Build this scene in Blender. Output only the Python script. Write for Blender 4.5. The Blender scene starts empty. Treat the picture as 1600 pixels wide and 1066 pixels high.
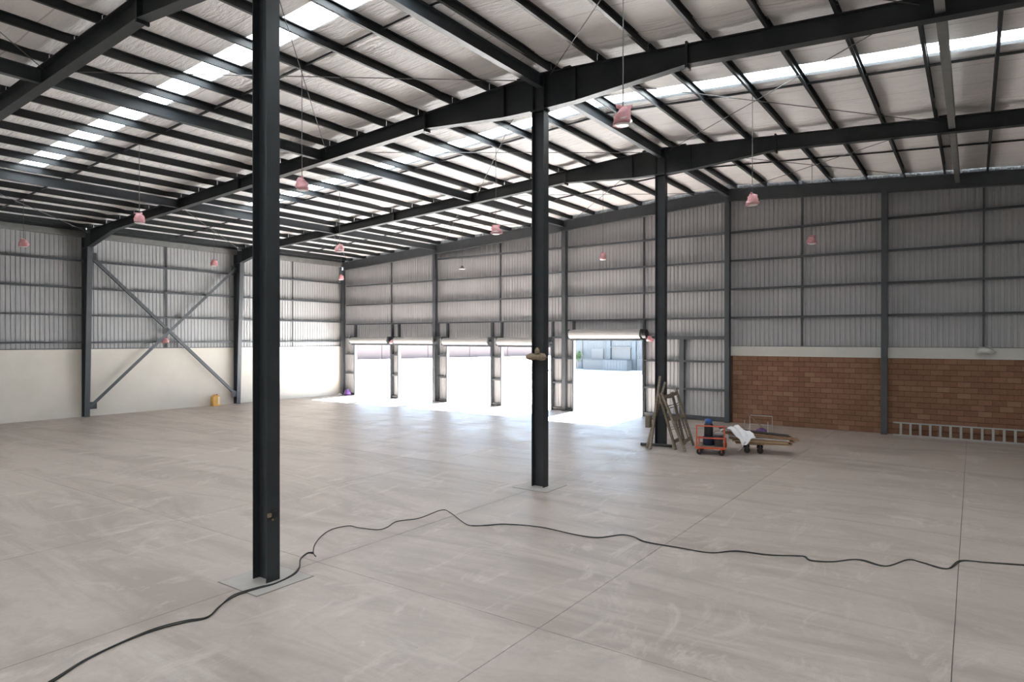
import bpy, math, random
from mathutils import Vector, Matrix
random.seed(7)
scn = bpy.context.scene
COL = scn.collection

# ------------------------------------------------------------------ camera
S = 24.247            # ridge / interior column line (metres from the left wall)
BAY = 7.3865          # distance between frames
def frame_y(k): return -k * BAY
cam_d = bpy.data.cameras.new('camera'); cam = bpy.data.objects.new('camera', cam_d); COL.objects.link(cam)
cam_d.sensor_width = 36.0; cam_d.lens = 1028.83 / 1600 * 36.0; cam_d.clip_end = 500
yaw, pitch, roll = 0.6112, -0.0032, 0.0006
fw = Vector((-math.sin(yaw) * math.cos(pitch), math.cos(yaw) * math.cos(pitch), math.sin(pitch)))
rt0 = Vector((math.cos(yaw), math.sin(yaw), 0)); up0 = rt0.cross(fw)
rt_ = rt0 * math.cos(roll) + up0 * math.sin(roll); up_ = up0 * math.cos(roll) - rt0 * math.sin(roll)
cam.matrix_world = Matrix(((rt_.x, up_.x, -fw.x, 32.665), (rt_.y, up_.y, -fw.y, -27.946), (rt_.z, up_.z, -fw.z, 3.5), (0, 0, 0, 1)))
scn.camera = cam

# ------------------------------------------------------------------ world, sun, exposure
SKY, SUN, ROOFLIGHT, EXPOSURE = 5.5, 178.0, 10.8, 0.03
w = bpy.data.worlds.new('sky'); scn.world = w; w.use_nodes = True
nt = w.node_tree; nt.nodes.clear()
wo = nt.nodes.new('ShaderNodeOutputWorld'); bg = nt.nodes.new('ShaderNodeBackground')
bg.inputs[0].default_value = (0.56, 0.76, 1.0, 1); bg.inputs[1].default_value = SKY
nt.links.new(bg.outputs[0], wo.inputs[0])
sd = bpy.data.lights.new('sun', 'SUN'); so = bpy.data.objects.new('sun', sd); COL.objects.link(so)
sd.energy = SUN; sd.angle = math.radians(0.6); sd.color = (0.97, 0.99, 1.0)
so.rotation_euler = Vector((0.06, -0.76, -0.65)).to_track_quat('-Z', 'Y').to_euler(); so.location = (10, 40, 40)
vs = scn.view_settings; vs.view_transform = 'Standard'; vs.look = 'None'; vs.gamma = 1; vs.use_curve_mapping = False; vs.exposure = EXPOSURE
cy = scn.cycles; cy.use_denoising = True; cy.max_bounces = 10; cy.diffuse_bounces = 6; cy.glossy_bounces = 3; cy.sample_clamp_indirect = 20

DOORS = [(1.34, 4.42, 3.16), (5.08, 8.02, 3.16), (8.82, 11.83, 3.12), (12.54, 15.55, 3.12), (16.85, 20.40, 3.46)]
for x0, x1, h in DOORS:     # daylight portals in the open doorways (they only steer the sampling of the sky)
    ld = bpy.data.lights.new('door_daylight', 'AREA'); lo = bpy.data.objects.new('door_daylight', ld); COL.objects.link(lo)
    ld.shape = 'RECTANGLE'; ld.size = x1 - x0; ld.size_y = h; ld.cycles.is_portal = True
    lo.location = ((x0 + x1) / 2, 0.12, h / 2); lo.rotation_euler = (math.radians(-90), 0, 0)

# ------------------------------------------------------------------ materials
def mat(name, col=(.5, .5, .5), rough=.6, metal=0, spec=.5):
    m = bpy.data.materials.new(name); m.use_nodes = True
    b = m.node_tree.nodes['Principled BSDF']
    b.inputs['Base Color'].default_value = (*col, 1); b.inputs['Roughness'].default_value = rough
    b.inputs['Metallic'].default_value = metal; b.inputs['Specular IOR Level'].default_value = spec
    return m
class NT:
    def __init__(s, m): s.m = m; s.t = m.node_tree; s.b = s.t.nodes['Principled BSDF']; s._p = None
    def n(s, t, **k):
        o = s.t.nodes.new(t)
        for a, v in k.items(): setattr(o, a, v)
        return o
    def l(s, a, b): s.t.links.new(a, b)
    def put(s, sock, v):
        if hasattr(v, 'is_linked'): s.l(v, sock)
        else: sock.default_value = v
    def pos(s):
        if s._p is None: s._p = s.n('ShaderNodeNewGeometry').outputs['Position']
        return s._p
    def mapped(s, sc=(1, 1, 1), rot=(0, 0, 0)):
        m = s.n('ShaderNodeMapping'); s.l(s.pos(), m.inputs[0]); m.inputs['Scale'].default_value = sc; m.inputs['Rotation'].default_value = rot
        return m.outputs[0]
    def noise(s, scale, detail=4, rough=.55, vec=None, dist=0):
        o = s.n('ShaderNodeTexNoise'); o.inputs['Scale'].default_value = scale; o.inputs['Detail'].default_value = detail
        o.inputs['Roughness'].default_value = rough; o.inputs['Distortion'].default_value = dist
        s.l(vec if vec is not None else s.pos(), o.inputs['Vector']); return o.outputs[0]
    def ramp(s, fac, stops):
        o = s.n('ShaderNodeValToRGB'); e = o.color_ramp.elements
        while len(e) < len(stops): e.new(.5)
        for el, (p, c) in zip(e, stops): el.position = p; el.color = (*c, 1) if len(c) == 3 else c
        s.l(fac, o.inputs[0]); return o.outputs[0]
    def mix(s, fac, a, b, mode='MIX'):
        o = s.n('ShaderNodeMix', data_type='RGBA', blend_type=mode)
        s.put(o.inputs[0], fac)
        for i, v in ((6, a), (7, b)):
            if hasattr(v, 'is_linked'): s.l(v, o.inputs[i])
            else: o.inputs[i].default_value = (*v, 1)
        return o.outputs[2]
    def math(s, op, a, b=0.0, c=None):
        o = s.n('ShaderNodeMath', operation=op); s.put(o.inputs[0], a); s.put(o.inputs[1], b)
        if c is not None: s.put(o.inputs[2], c)
        return o.outputs[0]
    def sep(s):
        o = s.n('ShaderNodeSeparateXYZ'); s.l(s.pos(), o.inputs[0]); return o.outputs
    def bump(s, h, strength=.2, dist=.02):
        o = s.n('ShaderNodeBump'); o.inputs['Strength'].default_value = strength; o.inputs['Distance'].default_value = dist
        s.l(h, o.inputs['Height']); s.l(o.outputs[0], s.b.inputs['Normal'])
    def col(s, c): s.l(c, s.b.inputs['Base Color'])
    def rough(s, c): s.l(c, s.b.inputs['Roughness'])
def noisy(name, a, b, scale=6, rough=.6, bump=0.0, detail=5, spec=.5, metal=0):
    m = mat(name, a, rough, metal, spec); t = NT(m); n = t.noise(scale, detail)
    t.col(t.ramp(n, [(.3, a), (.7, b)]))
    if bump: t.bump(n, bump)
    return m

M = {}
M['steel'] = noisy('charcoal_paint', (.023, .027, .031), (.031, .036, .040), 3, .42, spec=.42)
M['steel_lit'] = noisy('charcoal_paint_lit', (.058, .067, .076), (.072, .081, .090), 3, .42, spec=.5)  # same charcoal steel, its colour lightened to stand in for light from the doors
M['galv'] = noisy('galvanised_paint', (.16, .165, .165), (.20, .205, .20), 4, .45)
M['rod'] = mat('dull_rod', (.10, .10, .10), .5)
M['clad'] = noisy('silver_cladding', (.375, .38, .39), (.43, .435, .445), .8, .45, spec=.4)
M['render'] = noisy('cream_render', (.70, .665, .60), (.76, .725, .66), .9, .85, bump=.05)
M['band'] = noisy('painted_band', (.58, .58, .545), (.64, .64, .60), .7, .8)
M['shutter'] = mat('white_shutter', (.36, .36, .355), .45)
M['black'] = mat('black_plastic', (.012, .012, .013), .45)
M['rubber'] = noisy('cable_rubber', (.010, .012, .012), (.03, .033, .03), 9, .5)
M['alu'] = mat('aluminium', (.42, .42, .40), .4, .5)
M['fabric_white'] = noisy('white_sack', (.70, .69, .72), (.82, .81, .83), 5, .7, bump=.3)
M['purple'] = noisy('purple_bag', (.07, .03, .13), (.16, .07, .26), 9, .45)
M['red'] = noisy('red_orange_paint', (.50, .075, .03), (.60, .11, .05), 9, .45)
M['blue'] = noisy('blue_plastic', (.02, .07, .25), (.03, .10, .34), 9, .4)
M['navy'] = noisy('navy_drum', (.012, .02, .045), (.02, .032, .06), 9, .45)
M['grey_plastic'] = noisy('grey_bucket', (.13, .13, .14), (.18, .18, .19), 9, .55)
M['yellow'] = noisy('yellow_plastic', (.62, .32, .05), (.75, .44, .10), 4, .4)
M['label_cream'] = mat('cream_label', (.75, .66, .45), .6)
M['rag'] = noisy('brown_rag', (.20, .145, .095), (.36, .28, .20), 30, .9, bump=.4)
M['lamp_white'] = mat('lamp_enamel', (.80, .80, .78), .3)
M['lamp_dark'] = mat('lamp_housing', (.05, .05, .05), .4)
def wood(name, a, b):
    m = mat(name, a, .75); t = NT(m); n = t.noise(4, 6, .65, t.mapped((1.2, 1.2, 7), (.6, .5, .3)))
    t.col(t.ramp(n, [(.3, a), (.7, b)])); t.bump(n, .2); return m
M['wood_old'] = wood('weathered_wood', (.13, .105, .075), (.25, .21, .16))
M['wood_board'] = wood('brown_board', (.24, .135, .075), (.34, .21, .125))
M['wood_pale'] = wood('pale_board', (.40, .29, .17), (.50, .38, .24))

# pink plastic film
m = mat('pink_film', (.80, .45, .47), .35); t = NT(m); n = t.noise(14, 4)
t.col(t.ramp(n, [(.3, (.68, .30, .33)), (.7, (.88, .60, .62))])); t.bump(n, .5, .02)
t.b.inputs['Subsurface Weight'].default_value = .0
tr = t.n('ShaderNodeBsdfTranslucent'); tr.inputs[0].default_value = (.88, .55, .57, 1)
mx = t.n('ShaderNodeMixShader'); mx.inputs[0].default_value = .4
t.l(t.b.outputs[0], mx.inputs[1]); t.l(tr.outputs[0], mx.inputs[2]); t.l(mx.outputs[0], t.t.nodes['Material Output'].inputs[0])
M['pink'] = m

# concrete floor
m = mat('concrete_floor', (.42, .39, .37), .5); t = NT(m)
big = t.noise(.22, 5, .6); mid = t.noise(1.1, 6, .65, dist=.6); fine = t.noise(9, 6, .7); streak = t.noise(1.0, 6, .6, t.mapped((.35, 1.6, 1), (0, 0, .5)), .8)
c = t.ramp(big, [(.35, (.385, .335, .308)), (.65, (.445, .398, .372))])
c = t.mix(.70, c, t.ramp(mid, [(.30, (.27, .238, .220)), (.47, (.395, .348, .325)), (.72, (.50, .448, .422))]))
c = t.mix(t.ramp(streak, [(.60, (0, 0, 0)), (.72, (1, 1, 1))]), c, (.51, .475, .45))
c = t.mix(.35, c, t.ramp(fine, [(.3, (.34, .31, .29)), (.7, (.47, .44, .42))]))
x, y, z = t.sep()
dj = t.math('ABSOLUTE', t.math('SUBTRACT', x, S))
wob = t.math('MULTIPLY', t.noise(.9, 5, .7), .9)
jm = t.math('SUBTRACT', 1.0, t.math('MULTIPLY', dj, 1.9)); jm = t.math('MAXIMUM', t.math('MULTIPLY', jm, t.math('SUBTRACT', wob, .22)), 0.0)
c = t.mix(t.math('MINIMUM', t.math('MULTIPLY', jm, 2.2), .6), c, (.27, .235, .215))
spk = t.ramp(t.noise(2.6, 3, .5, dist=1.5), [(.69, (0, 0, 0)), (.76, (1, 1, 1))])
c = t.mix(t.math('MULTIPLY', spk, .5), c, (.52, .50, .48))
drk = t.ramp(t.noise(1.7, 4, .6, t.mapped((1, 1, 1), (0, 0, 2.1)), 2.0), [(.70, (0, 0, 0)), (.78, (1, 1, 1))])
c = t.mix(t.math('MULTIPLY', drk, .22), c, (.27, .25, .235))
st2 = t.noise(.55, 7, .68, t.mapped((.30, 1.5, 1), (0, 0, -.35)), 1.2)
c = t.mix(t.math('MULTIPLY', t.ramp(st2, [(.40, (1, 1, 1)), (.55, (0, 0, 0))]), .62), c, (.27, .235, .215))
st3 = t.noise(1.3, 7, .7, t.mapped((1.0, .45, 1), (0, 0, .5)), 1.0)
c = t.mix(t.math('MULTIPLY', t.ramp(st3, [(.55, (0, 0, 0)), (.66, (1, 1, 1))]), .62), c, (.53, .49, .465))
c = t.mix(1.0, c, (1.02, .985, .94), 'MULTIPLY')
t.col(c); t.rough(t.ramp(mid, [(.3, (.33, .33, .33)), (.7, (.52, .52, .52))])); t.bump(t.math('ADD', fine, mid), .10, .012)
t.b.inputs['Specular IOR Level'].default_value = .45
M['concrete'] = m
M['joint'] = noisy('dirty_joint', (.15, .13, .118), (.21, .185, .17), 5, .9)
M['pad'] = noisy('grout_pad', (.37, .345, .325), (.43, .405, .385), 3, .7, bump=.1)

# roof insulation (white woven foil, wrinkled)
m = mat('insulation', (.89, .88, .875), .5); t = NT(m)
n1 = t.noise(2.2, 5, .6, t.mapped((.5, 1.0, 1)), .8); n2 = t.noise(7, 4, .6, t.mapped((.25, 1.6, 1)), .5)
cc = t.ramp(n1, [(.3, (.86, .845, .84)), (.7, (.91, .90, .895))])
ix, iy, iz = t.sep(); wv = t.math('ADD', iy, t.math('MULTIPLY', t.noise(.8, 2), .12)); sm = t.math('ABSOLUTE', t.math('SUBTRACT', t.math('FRACT', t.math('DIVIDE', wv, 1.231)), .5))
t.col(t.mix(t.math('MULTIPLY', t.math('LESS_THAN', sm, .010), .55), cc, (.40, .39, .385))); t.bump(t.math('ADD', n1, t.math('MULTIPLY', n2, .8)), .7, .08)
M['insul'] = m
m = mat('roof_sheet', (.35, .36, .37), .5); M['deck'] = m
m = mat('rooflight_sheet', (.9, .95, 1), .5); t = NT(m)
t.b.inputs['Emission Color'].default_value = (.90, .97, 1.0, 1); t.b.inputs['Emission Strength'].default_value = ROOFLIGHT
M['rooflight'] = m

# bricks: colour per brick from its place in the bond
m = mat('clay_block', (.2, .09, .05), .85); t = NT(m); x, y, z = t.sep()
row = t.math('FLOOR', t.math('DIVIDE', z, .2)); odd = t.math('MULTIPLY', t.math('MODULO', row, 2.0), .2)
colm = t.math('FLOOR', t.math('DIVIDE', t.math('SUBTRACT', t.math('ADD', x, odd), 24.4), .4))
cmb = t.n('ShaderNodeCombineXYZ'); t.l(row, cmb.inputs[0]); t.l(colm, cmb.inputs[1])
wn = t.n('ShaderNodeTexWhiteNoise', noise_dimensions='2D'); t.l(cmb.outputs[0], wn.inputs[0])
c = t.ramp(wn.outputs[0], [(0, (.205, .098, .058)), (.5, (.250, .125, .075)), (.85, (.285, .15, .09)), (1, (.34, .195, .12))])
c = t.mix(.35, c, t.ramp(t.noise(14, 5), [(.3, (.19, .09, .05)), (.7, (.30, .16, .10))]))
t.col(c); t.bump(t.noise(40, 4), .2, .01); M['brick'] = m
M['mortar'] = noisy('mortar', (.075, .036, .024), (.10, .05, .034), 6, .95)

# outside
M['yard'] = noisy('yard_concrete', (.50, .49, .47), (.58, .57, .55), .3, .9)
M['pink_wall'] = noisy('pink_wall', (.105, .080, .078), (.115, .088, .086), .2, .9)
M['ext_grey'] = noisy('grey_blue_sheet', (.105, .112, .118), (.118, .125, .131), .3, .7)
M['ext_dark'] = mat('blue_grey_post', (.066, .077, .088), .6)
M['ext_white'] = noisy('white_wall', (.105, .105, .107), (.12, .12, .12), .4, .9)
M['leaf'] = noisy('leaf', (.05, .10, .03), (.08, .13, .045), 3, .7)

# ------------------------------------------------------------------ mesh helpers
class MB:
    def __init__(s): s.v = []; s.f = []
    def quad(s, a, b, c, d): i = len(s.v); s.v += [a, b, c, d]; s.f.append((i, i + 1, i + 2, i + 3))
    def hexa(s, p):
        i = len(s.v); s.v += [tuple(q) for q in p]
        for f in ((0, 3, 2, 1), (4, 5, 6, 7), (0, 1, 5, 4), (1, 2, 6, 5), (2, 3, 7, 6), (3, 0, 4, 7)): s.f.append(tuple(i + k for k in f))
        return s
    def box(s, x0, x1, y0, y1, z0, z1):
        return s.hexa([(x0, y0, z0), (x1, y0, z0), (x1, y1, z0), (x0, y1, z0), (x0, y0, z1), (x1, y0, z1), (x1, y1, z1), (x0, y1, z1)])
    def bar(s, p0, p1, w, h, up=(0, 0, 1)):
        p0, p1 = Vector(p0), Vector(p1); d = (p1 - p0).normalized(); u = Vector(up)
        if abs(d.dot(u)) > .98: u = Vector((1, 0, 0))
        r = d.cross(u).normalized() * w / 2; q = r.normalized().cross(d) * h / 2
        return s.hexa([p0 - r - q, p0 + r - q, p1 + r - q, p1 - r - q, p0 - r + q, p0 + r + q, p1 + r + q, p1 - r + q])
    def prism(s, poly, fn0, fn1):
        n = len(poly); i = len(s.v)
        s.v += [fn0(*q) for q in poly] + [fn1(*q) for q in poly]
        s.f.append(tuple(i + k for k in reversed(range(n)))); s.f.append(tuple(i + n + k for k in range(n)))
        for k in range(n): s.f.append((i + k, i + (k + 1) % n, i + n + (k + 1) % n, i + n + k))
        return s
    def tube(s, pts, r, n=8):
        pts = [Vector(p) for p in pts]; i0 = len(s.v); prev = None
        for k, p in enumerate(pts):
            d = (pts[min(k + 1, len(pts) - 1)] - pts[max(k - 1, 0)]).normalized()
            u = Vector((0, 0, 1)) if prev is None else prev
            if abs(d.dot(u)) > .97: u = Vector((1, 0, 0))
            a = d.cross(u).normalized(); b = a.cross(d).normalized(); prev = b
            for j in range(n):
                t = 2 * math.pi * j / n; s.v.append(tuple(p + a * r * math.cos(t) + b * r * math.sin(t)))
        for k in range(len(pts) - 1):
            for j in range(n):
                a = i0 + k * n + j; b = i0 + k * n + (j + 1) % n; s.f.append((a, b, b + n, a + n))
        s.f.append(tuple(i0 + j for j in reversed(range(n)))); e = i0 + (len(pts) - 1) * n; s.f.append(tuple(e + j for j in range(n)))
        return s
    def lathe(s, prof, n=16, c=(0, 0, 0), axis='z', wob=None):
        i0 = len(s.v)
        for k, (r, h) in enumerate(prof):
            for j in range(n):
                t = 2 * math.pi * j / n; rr = r * (wob(k, j) if wob else 1)
                p = (rr * math.cos(t), rr * math.sin(t), h)
                if axis == 'x': p = (p[2], p[0], p[1])
                if axis == 'y': p = (p[0], p[2], p[1])
                s.v.append((p[0] + c[0], p[1] + c[1], p[2] + c[2]))
        for k in range(len(prof) - 1):
            for j in range(n):
                a = i0 + k * n + j; b = i0 + k * n + (j + 1) % n; s.f.append((a, b, b + n, a + n))
        s.f.append(tuple(i0 + j for j in reversed(range(n)))); e = i0 + (len(prof) - 1) * n; s.f.append(tuple(e + j for j in range(n)))
        return s
    def mesh(s, name, m, smooth=False, off=None):
        me = bpy.data.meshes.new(name)
        v = [tuple(q) for q in s.v]
        if off is not None: v = [(a - off[0], b - off[1], c - off[2]) for a, b, c in v]
        me.from_pydata(v, [], s.f); me.validate(); me.materials.append(M[m] if isinstance(m, str) else m)
        if smooth:
            for p in me.polygons: p.use_smooth = True
        me.update(); return me
    def build(s, name, m, parent=None, smooth=False, off=None):
        if off is None and parent is not None and tuple(parent.location) != (0, 0, 0): off = tuple(parent.location)
        return link(name, s.mesh(name, m, smooth, off), parent)
def link(name, me, parent=None, loc=(0, 0, 0)):
    o = bpy.data.objects.new(name, me); COL.objects.link(o); o.location = loc
    if parent is not None: o.parent = parent
    return o
def tag(o, label=None, cat=None, group=None, kind=None):
    for k, v in (('label', label), ('category', cat), ('group', group), ('kind', kind)):
        if v: o[k] = v
    return o
def thing(name, loc, label, cat, group=None, rz=0):
    o = bpy.data.objects.new(name, None); COL.objects.link(o); o.location = loc; o.rotation_euler = (0, 0, rz); o.empty_display_size = .2
    return tag(o, label, cat, group)
def struct(name, mb, m, label): return tag(mb.build(name, m), label, None, None, 'structure')
def crom(pts, n=6):
    out = []
    P = [Vector(p) for p in pts]
    for i in range(len(P) - 1):
        a, b, c, d = P[max(i - 1, 0)], P[i], P[i + 1], P[min(i + 2, len(P) - 1)]
        for k in range(n):
            t = k / n; out.append(.5 * ((2 * b) + (c - a) * t + (2 * a - 5 * b + 4 * c - d) * t * t + (3 * b - a - 3 * c + d) * t ** 3))
    return out + [P[-1]]

W = 2 * S                # building width
YB = frame_y(6)          # back wall
def rtop(x): return 9.76 - .062 * abs(x - S)      # top of the rafters

# ------------------------------------------------------------------ floor: slabs with open joints
floor = struct('floor', MB().box(-.3, W + .3, YB - .3, .25, -.30, -.045), 'joint', 'large pinkish grey concrete floor of the hall')
XJ = [-.3] + [S + 4.12 * k for k in range(-5, 6)] + [W + .3]; YJ = [YB - .3] + [-.0 - 6.45 - 7.4 * k for k in range(4, -1, -1)] + [.25]
g = .004
for i in range(len(XJ) - 1):
    for j in range(len(YJ) - 1):
        MB().box(XJ[i] + g, XJ[i + 1] - g, YJ[j] + g, YJ[j + 1] - g, -.05, 0).build('slab', 'concrete', floor)
def pad(cx, cyy, r=.46):
    MB().box(cx - r - .016, cx + r + .016, cyy - r - .016, cyy + r + .016, -.02, .0015).build('pad_joint', 'joint', floor)
    MB().box(cx - r, cx + r, cyy - r, cyy + r, -.02, .006).build('column_pad', 'pad', floor)
for k in (1, 2, 3): pad(S, frame_y(k))

# ------------------------------------------------------------------ ceiling: sheet, insulation, purlins, ties, rods, rooflights
LIGHTS = {5: (2.2, 2.9), 4: (2.2, 2.9), 3: (2.20, 2.88), 2: (2.58, 3.32), 6: (2.2, 2.9)}     # bay k -> k-1: rooflight strip measured from frame k
UMAX = S + .25; UL0, UL1 = 0.0, 15.95
NP = 20; PU = [.3 + 1.21 * k for k in range(NP)] + [24.02]
def side_x(sd, u): return S + sd * u
deck = MB()
for k in range(6, 0, -1):
    y0, y1 = frame_y(k), frame_y(k - 1)
    ys = [y0, y1] if k not in LIGHTS else [y0, y0 + LIGHTS[k][0], y0 + LIGHTS[k][1], y1]
    for sd in (-1, 1):
        us = [0, UL1, UMAX]
        for a in range(len(us) - 1):
            for b in range(len(ys) - 1):
                if k in LIGHTS and a == 0 and b == 1: continue
                q = [(side_x(sd, us[a]), ys[b]), (side_x(sd, us[a + 1]), ys[b]), (side_x(sd, us[a + 1]), ys[b + 1]), (side_x(sd, us[a]), ys[b + 1])]
                deck.hexa([(X, Y, rtop(X) + .34) for X, Y in q] + [(X, Y, rtop(X) + .37) for X, Y in q])
ceiling = struct('ceiling', deck, 'deck', 'low pitched metal roof lined with white insulation above dark purlins')
rnd = random.Random(3)
for k in range(6, 0, -1):
    y0, y1 = frame_y(k), frame_y(k - 1); L = y1 - y0
    ysx = [0, .12, .3, .6, 1.0, 1.5] + ([LIGHTS[k][0], LIGHTS[k][1]] if k in LIGHTS else [2.2, 2.9]) + [3.4, 3.9, 4.4, 4.9, 5.3, 5.7, 6.0, 6.25, 6.45, 6.65, 6.82, 6.98, 7.12, 7.25, L]
    for sd in (-1, 1):
        mb = MB(); us = [0.0]; bul = [0.0]; prev = 0.0
        for pu in PU:
            for t in (.12, .35, .65, .88): us.append(prev + (pu - prev) * t); bul.append({.12: .75, .35: 1, .65: 1, .88: .75}[t])
            us.append(pu); bul.append(0.0); prev = pu
        us.append(UMAX); bul.append(0.0)
        idx = {}; seg = [rnd.uniform(.6, 1.25) for _ in range(len(us) // 5 + 2)]; shf = [rnd.uniform(-.18, .18) for _ in seg]
        for a, (u, bl) in enumerate(zip(us, bul)):
            X = side_x(sd, u); g_ = a // 5
            for b, yy in enumerate(ysx):
                e = L - yy + shf[g_] * (1 if .1 < L - yy < 1.4 else 0)
                fold = 0.0
                if .1 < e < 1.5: q_ = (1.5 - e) / 1.4; fold = (q_ / .68) ** 2 if q_ < .68 else max(0, 1 - ((q_ - .68) / .32) ** 1.5)
                sag = (.012 + .075 * fold * seg[g_]) * bl + (.010 * rnd.random() * bl)
                z = rtop(X) + .205 - min(sag, .17)
                idx[a, b] = len(mb.v); mb.v.append((X, y0 + yy, z))
        for a in range(len(us) - 1):
            for b in range(len(ysx) - 1):
                if k in LIGHTS and us[a + 1] <= UL1 + .6 and abs(ysx[b] - LIGHTS[k][0]) < 1e-6: continue
                q = (idx[a, b], idx[a + 1, b], idx[a + 1, b + 1], idx[a, b + 1]); mb.f.append(q if sd < 0 else q[::-1])
        mb.build('insulation_blanket', 'insul', ceiling, smooth=True)
        if k in LIGHTS:
            a0, a1 = LIGHTS[k]; X1 = side_x(sd, UL1 + .3); X0 = S
            MB().hexa([(X0, y0 + a0 - .1, rtop(X0) + .30), (X1, y0 + a0 - .1, rtop(X1) + .30), (X1, y0 + a1 + .1, rtop(X1) + .30), (X0, y0 + a1 + .1, rtop(X0) + .30),
                       (X0, y0 + a0 - .1, rtop(X0) + .305), (X1, y0 + a0 - .1, rtop(X1) + .305), (X1, y0 + a1 + .1, rtop(X1) + .305), (X0, y0 + a1 + .1, rtop(X0) + .305)]).build('rooflight', 'rooflight', ceiling)
# purlins: one lipped channel per line and bay
def channel_mesh(name, L, d, wf, t, m):
    mb = MB(); h = wf
    poly = [(0, 0), (h, 0), (h, .02), (h - t, .02), (h - t, t), (t, t), (t, d - t), (h - t, d - t), (h - t, d - .02), (h, d - .02), (h, d), (0, d)]
    mb.prism(poly, lambda a, b: (a, 0, b), lambda a, b: (a, L, b)); return mb.mesh(name, m)
pm = channel_mesh('purlin', BAY - .02, .20, .065, .006, 'steel')
for k in (4, 3, 2, 1):
    for sd in (-1, 1):
        for u in PU:
            if u > 12.5 and sd > 0: continue        # far right slope lies outside the view
            X = side_x(sd, u); link('purlin', pm, ceiling, (X, frame_y(k) + .01, rtop(X)))
pm2 = pm
# bridging bars at mid bay, tie beams, bracing rods
TIES = [8.05, 16.30, S, 32.20]
for k in (4, 3, 2, 1):
    ym = frame_y(k) + BAY / 2
    for sd, u1 in ((-1, 24.0), (1, 12.4)):
        a, b = S, side_x(sd, u1); MB().bar((a, ym, rtop(a) + .14), (b, ym, rtop(b) + .14), .045, .05).build('bridging_bar', 'steel', ceiling)
    for X in TIES:
        y0, y1 = frame_y(k) + .02, frame_y(k - 1) - (.02 if k > 1 else .12); zt = rtop(X) - .012
        d = .30
        mb = MB(); mb.box(X - .008, X + .008, y0, y1, zt - d + .012, zt - .012); mb.box(X - .075, X + .075, y0, y1, zt - d, zt - d + .012); mb.box(X - .075, X + .075, y0, y1, zt - .012, zt)
        mb.build('tie_beam', 'galv' if X > 30 else 'steel_lit', ceiling)
    cells = [(.4, 8.05), (16.3, S), (S, 32.2)] + ([(8.05, 16.3)] if k == 1 else [])
    for a, b in cells:
        for xa, xb in ((a, b), (b, a)):
            sg = 1 if xb > xa else -1
            if (a, b) == (.4, 8.05) and sg > 0: continue
            p0 = (xa + sg * .3, frame_y(k) + .03, rtop(xa) - .10); p1 = (xb - sg * .3, frame_y(k - 1) - .06, rtop(xb) - .10)
            MB().tube([p0, p1], .010, 6).build('bracing_rod', 'rod', ceiling)

# ------------------------------------------------------------------ rafters and columns
def rafter(k, label):
    y = frame_y(k); r = thing('roof_rafter', (S, y, 8.9), label, 'rafter', 'rafters of the portal frames')
    for sd in (-1, 1):
        U = lambda u: S + sd * u
        bot = [(0, 8.90), (1.0, 8.915), (3.6, 9.115), (21.35, 8.085), (23.62, 7.56)]
        umax = 23.62 if sd < 0 else 12.6
        if sd > 0: bot = [(0, 8.90), (1.0, 8.915), (3.6, 9.115), (12.6, 8.115 + (21.35 - 12.6) / 17.75 * 1.03 - .03)]
        top = [(u, rtop(U(u)) - .0) for u, _ in bot]
        poly = bot + top[::-1]
        mb = MB(); mb.prism([(u, z) for u, z in poly], lambda u, z: (U(u), y - .006, z), lambda u, z: (U(u), y + .006, z)); mb.build('web', 'steel', r)
        tf = MB(); bf = MB()
        for (u0, z0), (u1, z1) in zip(bot, bot[1:]):
            bf.hexa([(U(u0), y - .11, z0), (U(u1), y - .11, z1), (U(u1), y + .11, z1), (U(u0), y + .11, z0), (U(u0), y - .11, z0 + .014), (U(u1), y - .11, z1 + .014), (U(u1), y + .11, z1 + .014), (U(u0), y + .11, z0 + .014)])
        za, zb = rtop(S), rtop(U(umax))
        tf.hexa([(S, y - .11, za - .014), (U(umax), y - .11, zb - .014), (U(umax), y + .11, zb - .014), (S, y + .11, za - .014), (S, y - .11, za), (U(umax), y - .11, zb), (U(umax), y + .11, zb), (S, y + .11, za)])
        bf.build('bottom_flange', 'steel', r); tf.build('top_flange', 'steel', r)
        for u in (3.6,) + ((12.2,) if sd < 0 else ()):
            zb_ = 9.115 if u == 3.6 else 9.115 - (u - 3.6) / 17.75 * 1.03
            zb_ -= .07 if u == 3.6 else .0
            MB().box(U(u) - .022, U(u) + .022, y - .115, y + .115, zb_, rtop(U(u)) + .05).build('splice_plate', 'steel', r)
        for u in (.155, 1.0):
            MB().box(U(u) - .006, U(u) + .006, y - .10, y + .10, 8.93, rtop(U(u)) - .014).build('stiffener', 'steel', r)
    # flange brackets (short angles on top of the rafter that catch the bracing)
    for X in (S - .55, S + .75, 16.0, 32.0): MB().box(X - .09, X + .09, y - .05, y + .05, rtop(X), rtop(X) + .06).build('cleat', 'steel', r)
    return r
rafter(3, 'dark steel rafter crossing the upper left corner above the nearest column')
rafter(2, 'dark tapered rafter carried by the middle freestanding column')
rafter(1, 'dark tapered rafter nearest the end wall, carried by the column beside the ladders')
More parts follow.
